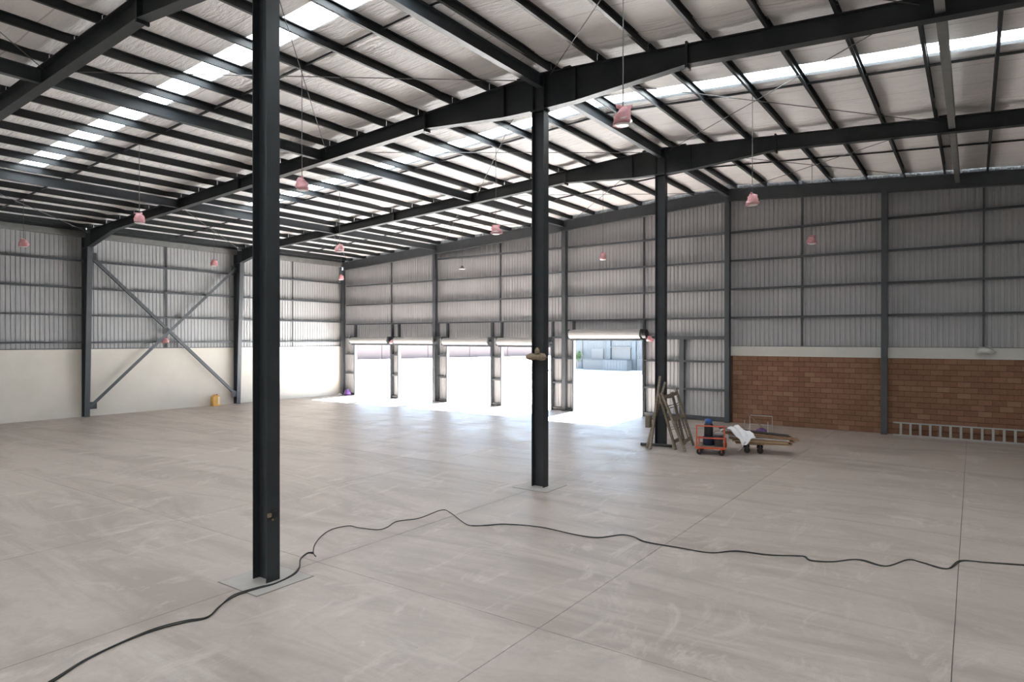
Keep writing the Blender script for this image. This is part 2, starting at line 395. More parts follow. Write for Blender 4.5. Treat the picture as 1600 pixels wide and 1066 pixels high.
def ibeam(r, x, y, z0, z1, d, bf, ax='x', m='steel', tf=.014):
    """I column: depth d along ax, flange width bf across"""
    for s_ in (-1, 1):
        a = s_ * d / 2; b = a - s_ * tf; lo, hi = min(a, b), max(a, b)
        mb = MB()
        if ax == 'x': mb.box(x + lo, x + hi, y - bf / 2, y + bf / 2, z0, z1)
        else: mb.box(x - bf / 2, x + bf / 2, y + lo, y + hi, z0, z1)
        mb.build('flange', m, r)
    mb = MB()
    if ax == 'x': mb.box(x - d / 2 + tf, x + d / 2 - tf, y - .006, y + .006, z0, z1)
    else: mb.box(x - .006, x + .006, y - d / 2 + tf, y + d / 2 - tf, z0, z1)
    mb.build('web', m, r)
    MB().box(x - .2, x + .2, y - .2, y + .2, z0, z0 + .012) if False else None
for k, lab in ((3, 'nearest freestanding dark steel column, with the cable running past its foot'), (2, 'middle freestanding dark steel column with a brown rag tied to it'), (1, 'farthest freestanding dark steel column, with wooden trestles leaning on it')):
    r = thing('steel_column', (S, frame_y(k), .006), lab, 'column', 'freestanding columns under the ridge')
    ibeam(r, S, frame_y(k), .006, 8.90, .333, .22)
    MB().box(S - .19, S + .19, frame_y(k) - .13, frame_y(k) + .13, 8.868, 8.898).build('cap_plate', 'steel', r)
for k, lab in ((2, 'tapered dark steel column against the left wall at the left end of the cross brace'), (1, 'tapered dark steel column against the left wall, behind the yellow jerrycan')):
    y = frame_y(k); r = thing('steel_column', (.15, y, 0), lab, 'column', 'tapered columns along the left wall')
    mb = MB(); mb.hexa([(.02, y - .11, 0), (.034, y - .11, 0), (.034, y + .11, 0), (.02, y + .11, 0), (.02, y - .11, 8.2), (.034, y - .11, 8.2), (.034, y + .11, 8.2), (.02, y + .11, 8.2)]); mb.build('flange', 'steel_lit', r)
    mb = MB(); mb.hexa([(.29, y - .11, 0), (.304, y - .11, 0), (.304, y + .11, 0), (.29, y + .11, 0), (.61, y - .11, 7.57), (.627, y - .11, 7.57), (.627, y + .11, 7.57), (.61, y + .11, 7.57)]); mb.build('flange', 'steel_lit', r)
    mb = MB(); mb.prism([(.034, 0), (.29, 0), (.61, 7.57), (.62, 8.22), (.034, 8.22)], lambda a, b: (a, y - .006, b), lambda a, b: (a, y + .006, b)); mb.build('web', 'steel_lit', r)
    MB().box(.034, .6, y - .1, y + .1, 7.55, 7.564).build('stiffener', 'steel_lit', r)
for X, lab in ((.30, 'dark steel corner column where the left wall meets the door wall'), (7.97, 'dark end wall column between the second and third roller doors from the corner'), (16.37, 'grey end wall column left of the tallest roller door'), (S, 'tall dark end wall column at the left edge of the brick wall'), (29.98, 'dark blue grey end wall column standing in the middle of the brick wall')):
    r = thing('steel_column', (X, -.22, 0), lab, 'column', 'columns along the end wall')
    ibeam(r, X, -.22, 0, rtop(X) - .50, .22, .20, 'y', 'steel_lit')

# ------------------------------------------------------------------ left wall
wl = struct('wall_left', MB().box(-.25, 0, YB, .0, 0, 3.03), 'render', 'left side wall, cream rendered below and silver cladding above')
def ribs(mb, a0, a1, zlo, zhi, fn):
    """trapezoid cladding between a0 and a1 (along the wall); fn(a, out, z) -> point; zlo, zhi may be functions"""
    P, prof = .175, [(0, 0), (.10, 0), (.115, .024), (.16, .024), (.175, 0)]
    f = lambda z, a: z(a) if callable(z) else z
    pts = []; a = a0; n0 = int(math.floor(a0 / P))
    c = n0 * P
    while c < a1:
        for q, o in prof[:-1]:
            if a0 < c + q < a1: pts.append((c + q, o))
        c += P
    pts = [(a0, 0)] + pts + [(a1, 0)]
    base = len(mb.v)
    for aa, o in pts:
        mb.v.append(fn(aa, o, f(zlo, aa))); mb.v.append(fn(aa, o, f(zhi, aa)))
    for i in range(len(pts) - 1):
        q = base + 2 * i; mb.f.append((q, q + 2, q + 3, q + 1))
for k in range(6, 0, -1):
    mb = MB(); ribs(mb, frame_y(k), frame_y(k - 1), 2.9, 8.42, lambda a, o, z: (-.03 - o, a, z)); mb.build('cladding', 'clad', wl)
    if k > 4: continue
    for i in range(4):
        z = 3.33 + 1.213 * i; MB().box(.0, .16, frame_y(k) + .06, frame_y(k - 1) - .06, z - .035, z + .035).build('girt', 'steel_lit', wl)
    y = frame_y(k) + BAY / 2 - .03; MB().box(-.005, .035, y - .025, y + .025, 3.05, 8.1).build('sag_angle', 'steel_lit', wl)
    MB().box(.02, .22, frame_y(k) + .02, frame_y(k - 1) - .02, 8.02, 8.30).build('eave_beam', 'galv', wl)
MB().box(-.02, .012, YB, -.05, 3.03, 3.06).build('sill_flashing', 'steel_lit', wl)

# cross brace in the bay between the two left wall columns
cb = thing('cross_brace', (.3, -11.3, .45), 'large X shaped steel angle brace across the left wall', 'brace')
ya, yb = frame_y(2) + .12, frame_y(1) - .12
for (p, q, xo) in (((.27, ya, 7.25), (.27, yb, .52), .0), ((.31, ya, .45), (.31, yb, 7.30), .0)):
    mb = MB(); mb.bar(p, q, .012, .10, (1, 0, 0)) if False else None
    d = (Vector(q) - Vector(p)).normalized(); n_ = d.cross(Vector((1, 0, 0))).normalized()
    mb.bar(p, q, .14, .010, (1, 0, 0)); mb.bar(Vector(p) + n_ * .065 + Vector((-.05, 0, 0)), Vector(q) + n_ * .065 + Vector((-.05, 0, 0)), .010, .10, (1, 0, 0)); mb.build('brace_angle', 'steel_lit', cb)
for y, z in ((ya + .08, 7.2), (yb - .08, .55), (ya + .08, .5), (yb - .08, 7.22)): MB().box(.285, .295, y - .2, y + .2, z - .16, z + .16).build('gusset', 'steel', cb)
MB().box(.28, .30, -11.42, -11.14, 3.74, 4.02).build('gusset', 'steel', cb)

# ------------------------------------------------------------------ end wall
gable = lambda a: rtop(a) + .30
we_core = MB()
we_core.box(S - .02, W + .25, .02, .25, 0, 2.80)
we = struct('wall_end', we_core, 'mortar', 'end wall with roller doors at left, brick at right and silver cladding above')
efn = lambda a, o, z: (a, .03 + o, z)
mb = MB(); ribs(mb, -.05, S, 4.39, gable, efn); mb.build('cladding', 'clad', we)
mb = MB(); ribs(mb, S, W + .05, 3.15, gable, efn); mb.build('cladding', 'clad', we)
edges = [-.05] + [v for d in DOORS for v in d[:2]] + [S + .0]
for i in range(0, len(edges), 2):
    mb = MB(); ribs(mb, edges[i], edges[i + 1], 0, 4.39, efn); mb.build('cladding', 'clad', we)
for x0, x1, h in DOORS:
    mb = MB(); ribs(mb, x0, x1, h + .06, 4.39, efn); mb.build('cladding', 'clad', we)
# girts
cols = [.40, 7.97, 16.37, S, 29.98, 36.2, 42.3, W]
for i in range(4):
    z = 4.394 + 1.188 * i
    for a, b in zip(cols, cols[1:]):
        if z + .1 > min(rtop(a), rtop(b)) - .3: continue
        MB().box(a + .1, b - .1, -.14, .02, z - .035, z + .035).build('girt', 'steel_lit', we)
for a, b in zip(cols[3:], cols[4:]):        # a fifth line only fits under the ridge
    pass
for X, z0 in ((4.36, 4.43), (12.35, 4.43), (20.40, 4.43), (27.12, 3.22), (32.95, 3.22)):
    MB().box(X - .03, X + .03, -.06, .0, z0, rtop(X) - .5).build('sag_angle', 'steel_lit', we)
# rafter on the end wall
mb = MB()
for sd in (-1, 1):
    x1 = S + sd * 23.9
    for (za, zb, wy) in ((-.50, -.486, .09), (-.486, -.012, .006), (-.012, 0, .09)):
        mb.hexa([(S, -.2 - wy, rtop(S) + za), (x1, -.2 - wy, rtop(x1) + za), (x1, -.2 + wy, rtop(x1) + za), (S, -.2 + wy, rtop(S) + za), (S, -.2 - wy, rtop(S) + zb), (x1, -.2 - wy, rtop(x1) + zb), (x1, -.2 + wy, rtop(x1) + zb), (S, -.2 + wy, rtop(S) + zb)])
mb.build('gable_rafter', 'steel_lit', we)
# door posts and rails between the doors
def post(X, w_, z1): MB().box(X - w_ / 2, X + w_ / 2, -.15, .02, 0, z1).build('door_post', 'steel_lit', we)
for i, (x0, x1, h) in enumerate(DOORS):
    post(x0 - .05, .09, 4.36); post(x1 + .05, .09, 4.36)
    MB().box(x0 - .0, x1 + .0, -.13, .02, h, h + .09).build('door_header', 'steel_lit', we)
for a, b in ((.42, 1.25), (4.52, 4.98), (8.12, 8.73), (11.93, 12.45), (15.65, 16.76)):
    for z, t_ in ((.10, .05), (1.36, .04), (2.55, .04), (3.58, .05)): MB().box(a, b, -.13, .02, z - t_, z + t_).build('girt', 'steel_lit', we)
for z, t_ in ((.10, .09), (1.32, .04), (2.53, .04), (3.55, .07)): MB().box(20.5, S - .1, -.14, .02, z - t_, z + t_).build('girt', 'steel_lit', we)
MB().box(22.12, 22.33, -.15, .02, .18, 3.48).build('door_post', 'steel_lit', we)
# painted band over the bricks
MB().box(S + .02, W, -.03, .24, 2.80, 3.20).build('painted_band', 'band', we)
MB().box(S + .12, W, -.035, .0, 3.20, 3.215).build('sill_flashing', 'steel_lit', we)
# clay blocks
bw, bh, gp = .4, .2, .009
bm = MB().box(gp / 2, bw - gp / 2, 0, .06, gp, bh - gp).mesh('brick', 'brick')
hm = MB().box(gp / 2, bw / 2 - gp / 2, 0, .06, gp, bh - gp).mesh('half_brick', 'brick')
cand = []
for r_ in range(14):
    off = .2 * (r_ % 2); x = 24.4 - off
    while x < W:
        cand.append((x, r_)); x += bw
cand.sort(key=lambda q: abs(q[0] - 30.6)); n = 0; rest = MB(); rb = random.Random(5)
for x, r_ in cand:
    dy = rb.uniform(-.004, .004)
    if x < 24.39:
        rest.box(24.4 + gp / 2, x + bw - gp / 2, dy - .012, .05, r_ * bh + .008, (r_ + 1) * bh - .008); continue
    if n < 300 and x < 34.8:
        link('brick', bm, we, (x, -.012 + dy, r_ * bh)); n += 1
    else: rest.box(x + gp / 2, x + bw - gp / 2, -.012 + dy, .05, r_ * bh + .008, (r_ + 1) * bh - .008)
o = rest.build('brickwork', 'brick', we); o['kind'] = 'stuff'

# right and back walls (behind the camera)
wr = struct('wall_right', MB().box(W, W + .25, YB, 0, 0, 3.2), 'render', 'right side wall out of view')
mb = MB(); ribs(mb, YB, 0, 3.2, 8.42, lambda a, o, z: (W + .03 + o, a, z)); mb.build('cladding', 'clad', wr)
wb = struct('wall_back', MB().box(-.25, W + .25, YB - .25, YB, 0, 3.2), 'render', 'rear wall behind the camera')
mb = MB(); ribs(mb, -.05, W + .05, 3.2, gable, lambda a, o, z: (a, YB - .03 - o, z)); mb.build('cladding', 'clad', wb)

# ------------------------------------------------------------------ roller doors (rolled up)
DL = ['first roller door from the corner, rolled fully up', 'second roller door from the corner, rolled fully up', 'third roller door from the corner, rolled fully up', 'fourth roller door from the corner, partly behind the middle column, rolled up', 'tallest and rightmost roller door, rolled up under a black motor']
for i, (x0, x1, h) in enumerate(DOORS):
    rr = .185 if i < 4 else .215; zc = h + .245 if i < 4 else h + .27; yc = -.37
    d = tag(MB().box(x0 - .02, x1 + .02, -.20, -.16, h - .03, h + .05).build('door_%d' % (i + 1), 'steel_lit'), DL[i], None, None, 'structure')
    prof = []; n = 26
    mb = MB(); seg = 14
    for j in range(seg):      # each slat of the rolled curtain is a shallow curved strip around the drum
        a0, a1 = 2 * math.pi * j / seg, 2 * math.pi * (j + 1) / seg
        for q in range(3):
            b0, b1 = a0 + (a1 - a0) * q / 3, a0 + (a1 - a0) * (q + 1) / 3
            f0 = rr * (1 - .03 * (q == 0)); f1 = rr * (1 - .03 * (q == 2))
            mb.quad((x0 - .08, yc + f0 * math.cos(b0), zc + f0 * math.sin(b0)), (x1 + .02, yc + f0 * math.cos(b0), zc + f0 * math.sin(b0)), (x1 + .02, yc + f1 * math.cos(b1), zc + f1 * math.sin(b1)), (x0 - .08, yc + f1 * math.cos(b1), zc + f1 * math.sin(b1)))
    for xx in (x0 - .08, x1 + .02):
        i0 = len(mb.v); mb.v += [(xx, yc + rr * .97 * math.cos(2 * math.pi * j / 20), zc + rr * .97 * math.sin(2 * math.pi * j / 20)) for j in range(20)]; mb.f.append(tuple(range(i0, i0 + 20)))
    mb.build('curtain_roll', 'shutter', d)
    MB().box(x0 - .13, x0 - .10, -.52, -.10, h + .02, zc + .22).build('end_bracket', 'steel_lit', d)
    MB().box(x1 + .05, x1 + .08, -.52, -.10, h + .02, zc + .22).build('end_bracket', 'steel_lit', d)
    MB().box(x0 - .06, x1, -.40, -.34, h - .03, h + .05).build('bottom_bar', 'steel_lit', d)
    for X in (x0 - .03, x1 + .03): MB().box(X - .03, X + .03, -.20, -.15, 0, h).build('guide_rail', 'steel_lit', d)
    if i == 4:
        MB().lathe([(.10, x1 + .10), (.19, x1 + .10), (.20, x1 + .14), (.20, x1 + .30), (.15, x1 + .33), (.06, x1 + .34)], 18, (0, yc, zc), 'x').build('motor', 'black', d)
    else:
        MB().lathe([(.05, x1 + .09), (.10, x1 + .09), (.10, x1 + .20), (.05, x1 + .22)], 12, (0, yc, zc), 'x').build('drive_wheel', 'steel', d)

# ------------------------------------------------------------------ lamps
lrnd = random.Random(11)
def bag(cx, cy_, cz, w_, h_, sd_, m='pink'):
    r0 = random.Random(sd_); n = 18
    prof = [(.10, .52), (.40, .47), (.64, .36), (.82, .18), (.94, -.02), (1.0, -.22), (1.0, -.38), (.86, -.50), (.55, -.46)]
    jit = [[r0.uniform(.62, 1.28) for _ in range(n)] for _ in prof]
    tl = [r0.uniform(-.16, .16) for _ in range(2)]
    mb = MB(); mb.lathe([(a * w_ / 2, b * h_) for a, b in prof], n, (cx, cy_, cz), wob=lambda k, j: (jit[k][j] + jit[k][(j + 1) % n] + jit[k][j - 1]) / 3 * (1 + .12 * math.sin(2 * math.pi * j / n * 2 + sd_)))
    mb.v = [(x + tl[0] * (z - cz), y, z + tl[1] * (x - cx) + .03 * h_ * math.sin(9 * (x - cx) / w_ + sd_)) for x, y, z in mb.v]
    # knotted ears of the bag at the top
    a = r0.uniform(0, 6.28); e = w_ * .36
    for s_ in (0, 2.4):
        p = (cx, cy_, cz + .40 * h_); q = (cx + e * math.cos(a + s_), cy_ + e * math.sin(a + s_), cz + .50 * h_)
        mb.hexa([(p[0] - .03, p[1], p[2]), (p[0] + .03, p[1], p[2]), (q[0] + .02, q[1] + .02, q[2] - .02), (q[0] - .02, q[1] + .02, q[2] - .02), (p[0] - .02, p[1], p[2] + .05), (p[0] + .02, p[1], p[2] + .05), (q[0] + .02, q[1], q[2] + .03), (q[0] - .02, q[1], q[2] + .03)])
    return mb
LX = (4.2, 12.78, 20.22, 28.15); BAYN = {3: 'nearest row', 2: 'middle row', 1: 'row by the end wall'}
COLN = ['leftmost', 'second from left', 'third from left', 'rightmost']
sd_ = 0
for k in (3, 2, 1):
    for c_, X in enumerate(LX):
        y = frame_y(k) + BAY / 2; sd_ += 1; zl = 7.0 if k == 3 else (6.97 if k == 2 else 6.88)
        bare = (k == 1 and c_ == 1)
        lab = ('small uncovered pendant lamp with white underside, the only one without a bag' if bare else
               'pendant lamp wrapped in pink film, %s in the %s' % (COLN[c_], BAYN[k]))
        r = thing('pendant_lamp', (X, y, zl), lab, 'lamp', 'pendant lamps hung from the roof')
        MB().tube([(X, y, zl + .12), (X, y, rtop(X) + .14)], .009, 6).build('suspension_rod', 'rod', r)
        if bare:
            MB().lathe([(.02, .10), (.05, .08), (.07, .02), (.15, -.05)], 16, (X, y, zl)).build('lamp_shade', 'lamp_dark', r)
            MB().lathe([(.14, -.055), (.15, -.06), (.12, -.075)], 16, (X, y, zl)).build('diffuser', 'lamp_white', r)
        else:
            MB().lathe([(.03, .12), (.06, .08), (.08, .0), (.15, -.08)], 14, (X, y, zl)).build('lamp_shade', 'lamp_white', r)
            bag(X, y, zl, .33, .27, sd_).build('plastic_bag', 'pink', r, smooth=True)
            MB().lathe([(.12, -.13), (.13, -.135), (.09, -.15)], 14, (X, y, zl)).build('diffuser', 'lamp_white', r)
for X, y, z, lab, nx in ((.22, -11.30, 3.40, 'pink wrapped bulkhead lamp on the left wall under the cross brace', 1), (4.76, -.25, 3.33, 'pink wrapped bulkhead lamp between the first and second roller doors', 0), (20.86, -.25, 3.50, 'salmon wrapped bulkhead lamp right of the tallest roller door', 0)):
    sd_ += 1; r = thing('wall_lamp', (X, y, z), lab, 'lamp', 'wrapped wall lamps')
    (MB().box(X - .1, X, y - .05, y + .05, z - .05, z + .05) if nx else MB().box(X - .05, X + .05, y, y + .12, z - .05, z + .05)).build('bracket', 'steel_lit', r)
    bag(X + .08 * nx, y - .1 * (1 - nx), z, .34, .22, sd_).build('plastic_bag', 'pink', r, smooth=True)
r = thing('wall_lamp', (33.0, -.12, 3.13), 'off white wrapped bulkhead lamp on the pale band above the bricks', 'lamp', 'wrapped wall lamps')
MB().box(32.95, 33.05, -.1, -.03, 3.08, 3.18).build('bracket', 'steel_lit', r)
bag(33.0, -.18, 3.11, .50, .20, 40).build('plastic_bag', 'band', r, smooth=True)

# ------------------------------------------------------------------ cable on the floor
CP = [(25.16, -25.55), (24.98, -25.15), (24.79, -24.78), (24.69, -24.42), (24.62, -23.95), (24.7, -23.61), (24.82, -23.39), (24.62, -23.09), (24.44, -22.79), (24.47, -22.43), (24.53, -22.21), (24.44, -21.86), (24.25, -21.59), (23.95, -21.34), (23.81, -21.1), (23.86, -21.02)]
CP2 = [(24.05, -21.12), (23.86, -21.02), (23.53, -20.73), (23.22, -20.33), (23.06, -19.96), (23.14, -19.65), (23.38, -19.63), (23.76, -19.52), (23.79, -19.3), (23.66, -18.92), (23.85, -18.51), (23.8, -17.79), (24.12, -17.87), (24.7, -18.22), (24.99, -18.33), (25.21, -18.14), (25.46, -17.87), (26.11, -17.66), (26.88, -17.7), (27.28, -17.61), (27.53, -17.24), (27.77, -17.22), (28.07, -17.36), (28.63, -17.34), (29.16, -17.3), (29.47, -16.96), (29.95, -16.86), (30.31, -16.68), (30.46, -16.61), (30.58, -16.75), (30.86, -16.63), (31.09, -16.35), (31.26, -16.27), (31.58, -16.37), (31.82, -15.84), (32.01, -15.85), (32.35, -15.97), (32.53, -15.42), (32.83, -15.28), (33.31, -15.08), (33.9, -14.85), (35.2, -14.4)]
cable = thing('power_cable', (24.6, -23, 0), 'thin black power cable snaking across the concrete floor', 'cable')
MB().tube(crom([(x, y, .018) for x, y in CP]), .0085, 6).build('cable_length', 'rubber', cable, True)
MB().tube(crom([(x, y, .014) for x, y in CP2]), .0085, 6).build('cable_length', 'rubber', cable, True)
# a second strand that leaves the first here and there
MB().tube(crom([(x + .018 + .02 * math.sin(i * 1.7), y - .012 + .018 * math.cos(i * 2.3), .012) for i, (x, y) in enumerate(CP)]), .009, 6).build('cable_strand', 'rubber', cable, True)
MB().tube(crom([(x - .01 + .02 * math.sin(i * 1.3), y + .02 * math.cos(i * 1.9), .010) for i, (x, y) in enumerate(CP2[14:])]), .008, 6).build('cable_strand', 'rubber', cable, True)

# ------------------------------------------------------------------ small things on the columns
y2 = frame_y(2)
r = thing('rag', (24.2, y2 - .16, 3.08), 'crumpled brown rag tied around the middle freestanding column', 'rag')
rg = random.Random(9); mb = MB()
mb.lathe([(.02, -.30), (.06, -.27), (.085, -.16), (.075, 0), (.10, .12), (.07, .22), (.02, .27)], 12, (24.27, y2 - .19, 3.08), 'x', wob=lambda k, j: rg.uniform(.7, 1.15)); mb.build('wrap', 'rag', r, True)
mb = MB(); mb.lathe([(.02, -.06), (.07, -.04), (.06, .05), (.02, .10)], 10, (24.30, y2 - .2, 3.20), wob=lambda k, j: rg.uniform(.7, 1.2)); mb.build('knot', 'rag', r, True)
mb = MB(); mb.tube([(24.1, y2 - .13, 3.06), (24.43, y2 - .13, 3.06), (24.44, y2 + .13, 3.08), (24.06, y2 + .13, 3.06), (24.06, y2 - .13, 3.06)], .012, 6); mb.build('tie', 'rag', r)
y3 = frame_y(3)
r = thing('junction_box', (S + .167, y3 - .02, .97), 'small dark junction box with rusty tape low on the nearest column', 'junction box')
MB().box(S + .167, S + .20, y3 - .045, y3 + .055, .93, 1.02).build('box_body', 'black', r)
MB().box(S + .167, S + .195, y3 - .10, y3 - .045, .945, 1.0).build('tape', 'rag', r); MB().box(S + .167, S + .18, y3 - .03, y3 + .0, .885, .915).build('tag', 'rag', r)

# ------------------------------------------------------------------ jerrycan, bags by the doors
r = thing('jerrycan', (.34, -8.72, 0), 'yellow plastic jerrycan against the left wall beside the brace foot', 'jerrycan')
mb = MB(); mb.prism([(-.17, 0), (.17, 0), (.19, .03), (.19, .46), (.14, .55), (-.10, .55), (-.19, .48), (-.19, .03)], lambda a, b: (.20, -8.72 + a, b), lambda a, b: (.46, -8.72 + a, b)); mb.build('body', 'yellow', r)
MB().lathe([(.03, .55), (.035, .60), (.02, .61)], 10, (.33, -8.64, 0)).build('cap', 'red', r)
mb = MB(); mb.tube([(.33, -8.86, .53), (.33, -8.84, .60), (.33, -8.72, .60), (.33, -8.70, .54)], .018, 6); mb.build('handle', 'yellow', r)
MB().box(.455, .464, -8.66, -8.56, .08, .48).build('label_sheet', 'label_cream', r)
def lump(name, c, rx, ry, rz, m, label, cat, sd, group=None):
    r0 = random.Random(sd); n = 14; mb = MB()
    prof = [(.55, 0), (.95, .12), (1.0, .3), (.85, .55), (.55, .8), (.25, .95), (.06, 1.0)]
    mb.lathe(prof, n, wob=lambda k, j: r0.uniform(.78, 1.15)); mb.v = [(c[0] + x * rx, c[1] + y * ry, c[2] + z * rz) for x, y, z in mb.v]
    o = mb.mesh(name, m, True, c); return tag(link(name, o, None, c), label, cat, group)
lump('plastic_bag', (.98, -.46, 0), .26, .20, .40, 'purple', 'purple plastic bag on the floor beside the corner column', 'bag', 1)
lump('cloth_heap', (.52, -.66, 0), .15, .13, .13, 'fabric_white', 'small pale cloth heap on the floor in the corner', 'cloth', 2)

# ------------------------------------------------------------------ wooden trestles and poles by the far column
def trestle(A, B, TA, TB, label, bw_=.06):
    r = thing('wooden_trestle', A, label, 'trestle', 'wooden trestles leaning on the far column')
    A, B, TA, TB = map(Vector, (A, B, TA, TB)); lean = (TA - A).normalized(); acr = (B - A).normalized(); nrm = lean.cross(acr).normalized()
    for p, q in ((A, TA), (B, TB)): MB().bar(p, q, bw_, .125, acr).build('stile', 'wood_old', r)
    for f in (.14, .53, .92): MB().bar(A.lerp(TA, f), B.lerp(TB, f), .05, .11, lean).build('rung', 'wood_old', r)
    for f in (.34, .38, .72, .76): MB().tube([A.lerp(TA, f), B.lerp(TB, f)], .009, 6).build('tie_rod', 'rod', r)
    for f in (.72,): MB().bar(A.lerp(B, f).lerp(TA.lerp(TB, f), .14), A.lerp(B, f).lerp(TA.lerp(TB, f), .53), .04, .07, acr).build('slat', 'wood_old', r)
trestle((25.43, -8.33, .03), (25.22, -7.02, .03), (24.62, -8.25, 1.80), (24.62, -7.05, 1.86), 'front wooden trestle frame leaning against the far column')
trestle((25.06, -8.17, .03), (24.90, -6.95, .03), (24.46, -8.08, 1.78), (24.46, -6.98, 1.74), 'rear wooden trestle frame leaning between the far column and the front trestle')
def plank(p, q, w_, h_, label, m='wood_old', up=(0, 1, 0)):
    r = MB().bar(p, q, w_, h_, up); o = link('wooden_pole', r.mesh('wooden_pole', m, False, p), None, p); return tag(o, label, 'pole')
plank((24.30, -8.40, .02), (24.30, -7.57, 2.28), .075, .07, 'weathered timber leaning upright on the left side of the far column')
plank((24.12, -8.25, .02), (24.47, -7.56, 2.10), .065, .06, 'thinner timber crossing behind the leaning upright at the far column')
r = thing('wooden_block', (24.16, -8.14, .72), 'weathered wooden block hung on the leaning timber', 'block')
MB().box(24.06, 24.20, -8.22, -8.02, .66, 1.02).build('block', 'wood_old', r); MB().tube([(24.02, -8.10, .95), (24.26, -8.10, .95)], .03, 8).build('pin', 'wood_old', r)
o = MB().tube([(23.72, -7.80, .05), (24.72, -7.62, .05)], .05, 10); tag(link('steel_pipe', o.mesh('steel_pipe', 'lamp_dark', True, (24.2, -7.7, 0)), None, (24.2, -7.7, 0)), 'short dark pipe lying on the floor in front of the far column', 'pipe')

# ------------------------------------------------------------------ red trolley and its load
ca, sa = .966, .259
def T(u, v, z, o=(25.80, -8.45)): return (o[0] + ca * u - sa * v, o[1] + sa * u + ca * v, z)
def wheel(mb, c, r_, w_, d=(1, 0)):
    n = 14; i0 = len(mb.v); ax = Vector((-d[1], d[0], 0)); dv = Vector((d[0], d[1], 0))
    for s_ in (-1, 1):
        for j in range(n): t_ = 2 * math.pi * j / n; p = Vector(c) + ax * s_ * w_ / 2 + dv * r_ * math.cos(t_) + Vector((0, 0, r_ * math.sin(t_))); mb.v.append(tuple(p))
    for j in range(n): mb.f.append((i0 + j, i0 + (j + 1) % n, i0 + n + (j + 1) % n, i0 + n + j))
    mb.f.append(tuple(i0 + j for j in reversed(range(n)))); mb.f.append(tuple(i0 + n + j for j in range(n)))
r = thing('trolley', T(.36, .5, 0), 'red framed platform trolley carrying a dark drum and bucket', 'trolley')
mb = MB()
for (u0, v0, u1, v1) in ((0, 0, .84, 0), (0, 1.0, .84, 1.0), (0, 0, 0, 1.0), (.84, 0, .84, 1.0)): mb.bar(T(u0, v0, .22), T(u1, v1, .22), .05, .05)
mb.build('chassis', 'red', r)
MB().hexa([T(.03, .03, .235), T(.81, .03, .235), T(.81, .97, .235), T(.03, .97, .235), T(.03, .03, .25), T(.81, .03, .25), T(.81, .97, .25), T(.03, .97, .25)]).build('platform', 'wood_old', r)
for v in (0, 1.0):
    zt = .90 if v == 0 else .42
    for u in (.02, .82): MB().tube([T(u, v, .2), T(u, v, zt)], .02, 8).build('upright', 'red', r)
    for z in ((.88, .52) if v == 0 else (.40,)): MB().tube([T(.0, v, z), T(.84, v, z)], .02, 8).build('rail', 'red', r)
for u, v in ((.10, .06), (.74, .06), (.10, .94), (.74, .94)):
    mb = MB(); wheel(mb, T(u, v, .09), .09, .05, (ca, sa)); wo_ = mb.build('wheel', 'black', r)
    MB().bar(T(u, v, .08), T(u, v, .2), .06, .03, (1, 0, 0)).build('caster_fork', 'red', r)
c = T(.34, .42, .25)
r = thing('plastic_drum', c, 'dark cylinder with a bright blue cap standing on the red trolley', 'drum')
MB().lathe([(.15, 0), (.17, .02), (.17, .24), (.15, .27)], 18, c).build('drum_base', 'navy', r, True)
MB().lathe([(.13, .27), (.135, .30), (.135, .62), (.10, .68), (.06, .70)], 18, c).build('cylinder', 'black', r, True)
MB().lathe([(.105, .67), (.11, .70), (.105, .77), (.06, .81), (.01, .82)], 18, c).build('cap', 'blue', r, True)
c = T(.64, .30, .25); r = thing('bucket', c, 'grey bucket on the red trolley beside the blue capped drum', 'bucket')
MB().lathe([(.12, 0), (.15, .34), (.16, .34), (.16, .36), (.14, .36)], 18, c).build('bucket_body', 'grey_plastic', r, True)
MB().tube([(c[0] + .16 * math.cos(t_), c[1] + .03, c[2] + .36 + .10 * math.sin(t_)) for t_ in [math.pi * q / 8 for q in range(9)]], .006, 6).build('handle', 'rod', r)
# white sheet of sacking draped from the bucket towards the boards
gridn, gm = 12, 8; mb = MB(); rr_ = random.Random(4)
ctrl = [((26.42, -8.10, .74), (26.62, -7.45, .80)), ((26.72, -8.10, .78), (26.80, -7.45, .86)), ((26.98, -8.12, .58), (27.0, -7.50, .74)), ((27.08, -8.20, .36), (27.22, -7.62, .68)), ((26.98, -8.22, .24), (27.38, -7.78, .62))]
rows = [crom([a[i] for a in ctrl], 3) for i in (0, 1)]
NR = len(rows[0])
for i in range(NR):
    for j in range(gm + 1):
        p = rows[0][i].lerp(rows[1][i], j / gm); mb.v.append((p.x + rr_.uniform(-.015, .015), p.y + rr_.uniform(-.015, .015), p.z + .04 * math.sin(j * 1.6 + i * .9) + rr_.uniform(-.012, .012)))
nv = len(mb.v); mb.v += [(x, y, z - .02) for x, y, z in mb.v]
for i in range(NR - 1):
    for j in range(gm):
        a = i * (gm + 1) + j; q = (a, a + 1, a + gm + 2, a + gm + 1); mb.f.append(q); mb.f.append(tuple(nv + k for k in reversed(q)))
tag(link('white_sack', mb.mesh('white_sack', 'fabric_white', True, (26.8, -7.9, 0)), None, (26.8, -7.9, 0)), 'crumpled white sacking draped between the red trolley and the boards', 'sack')

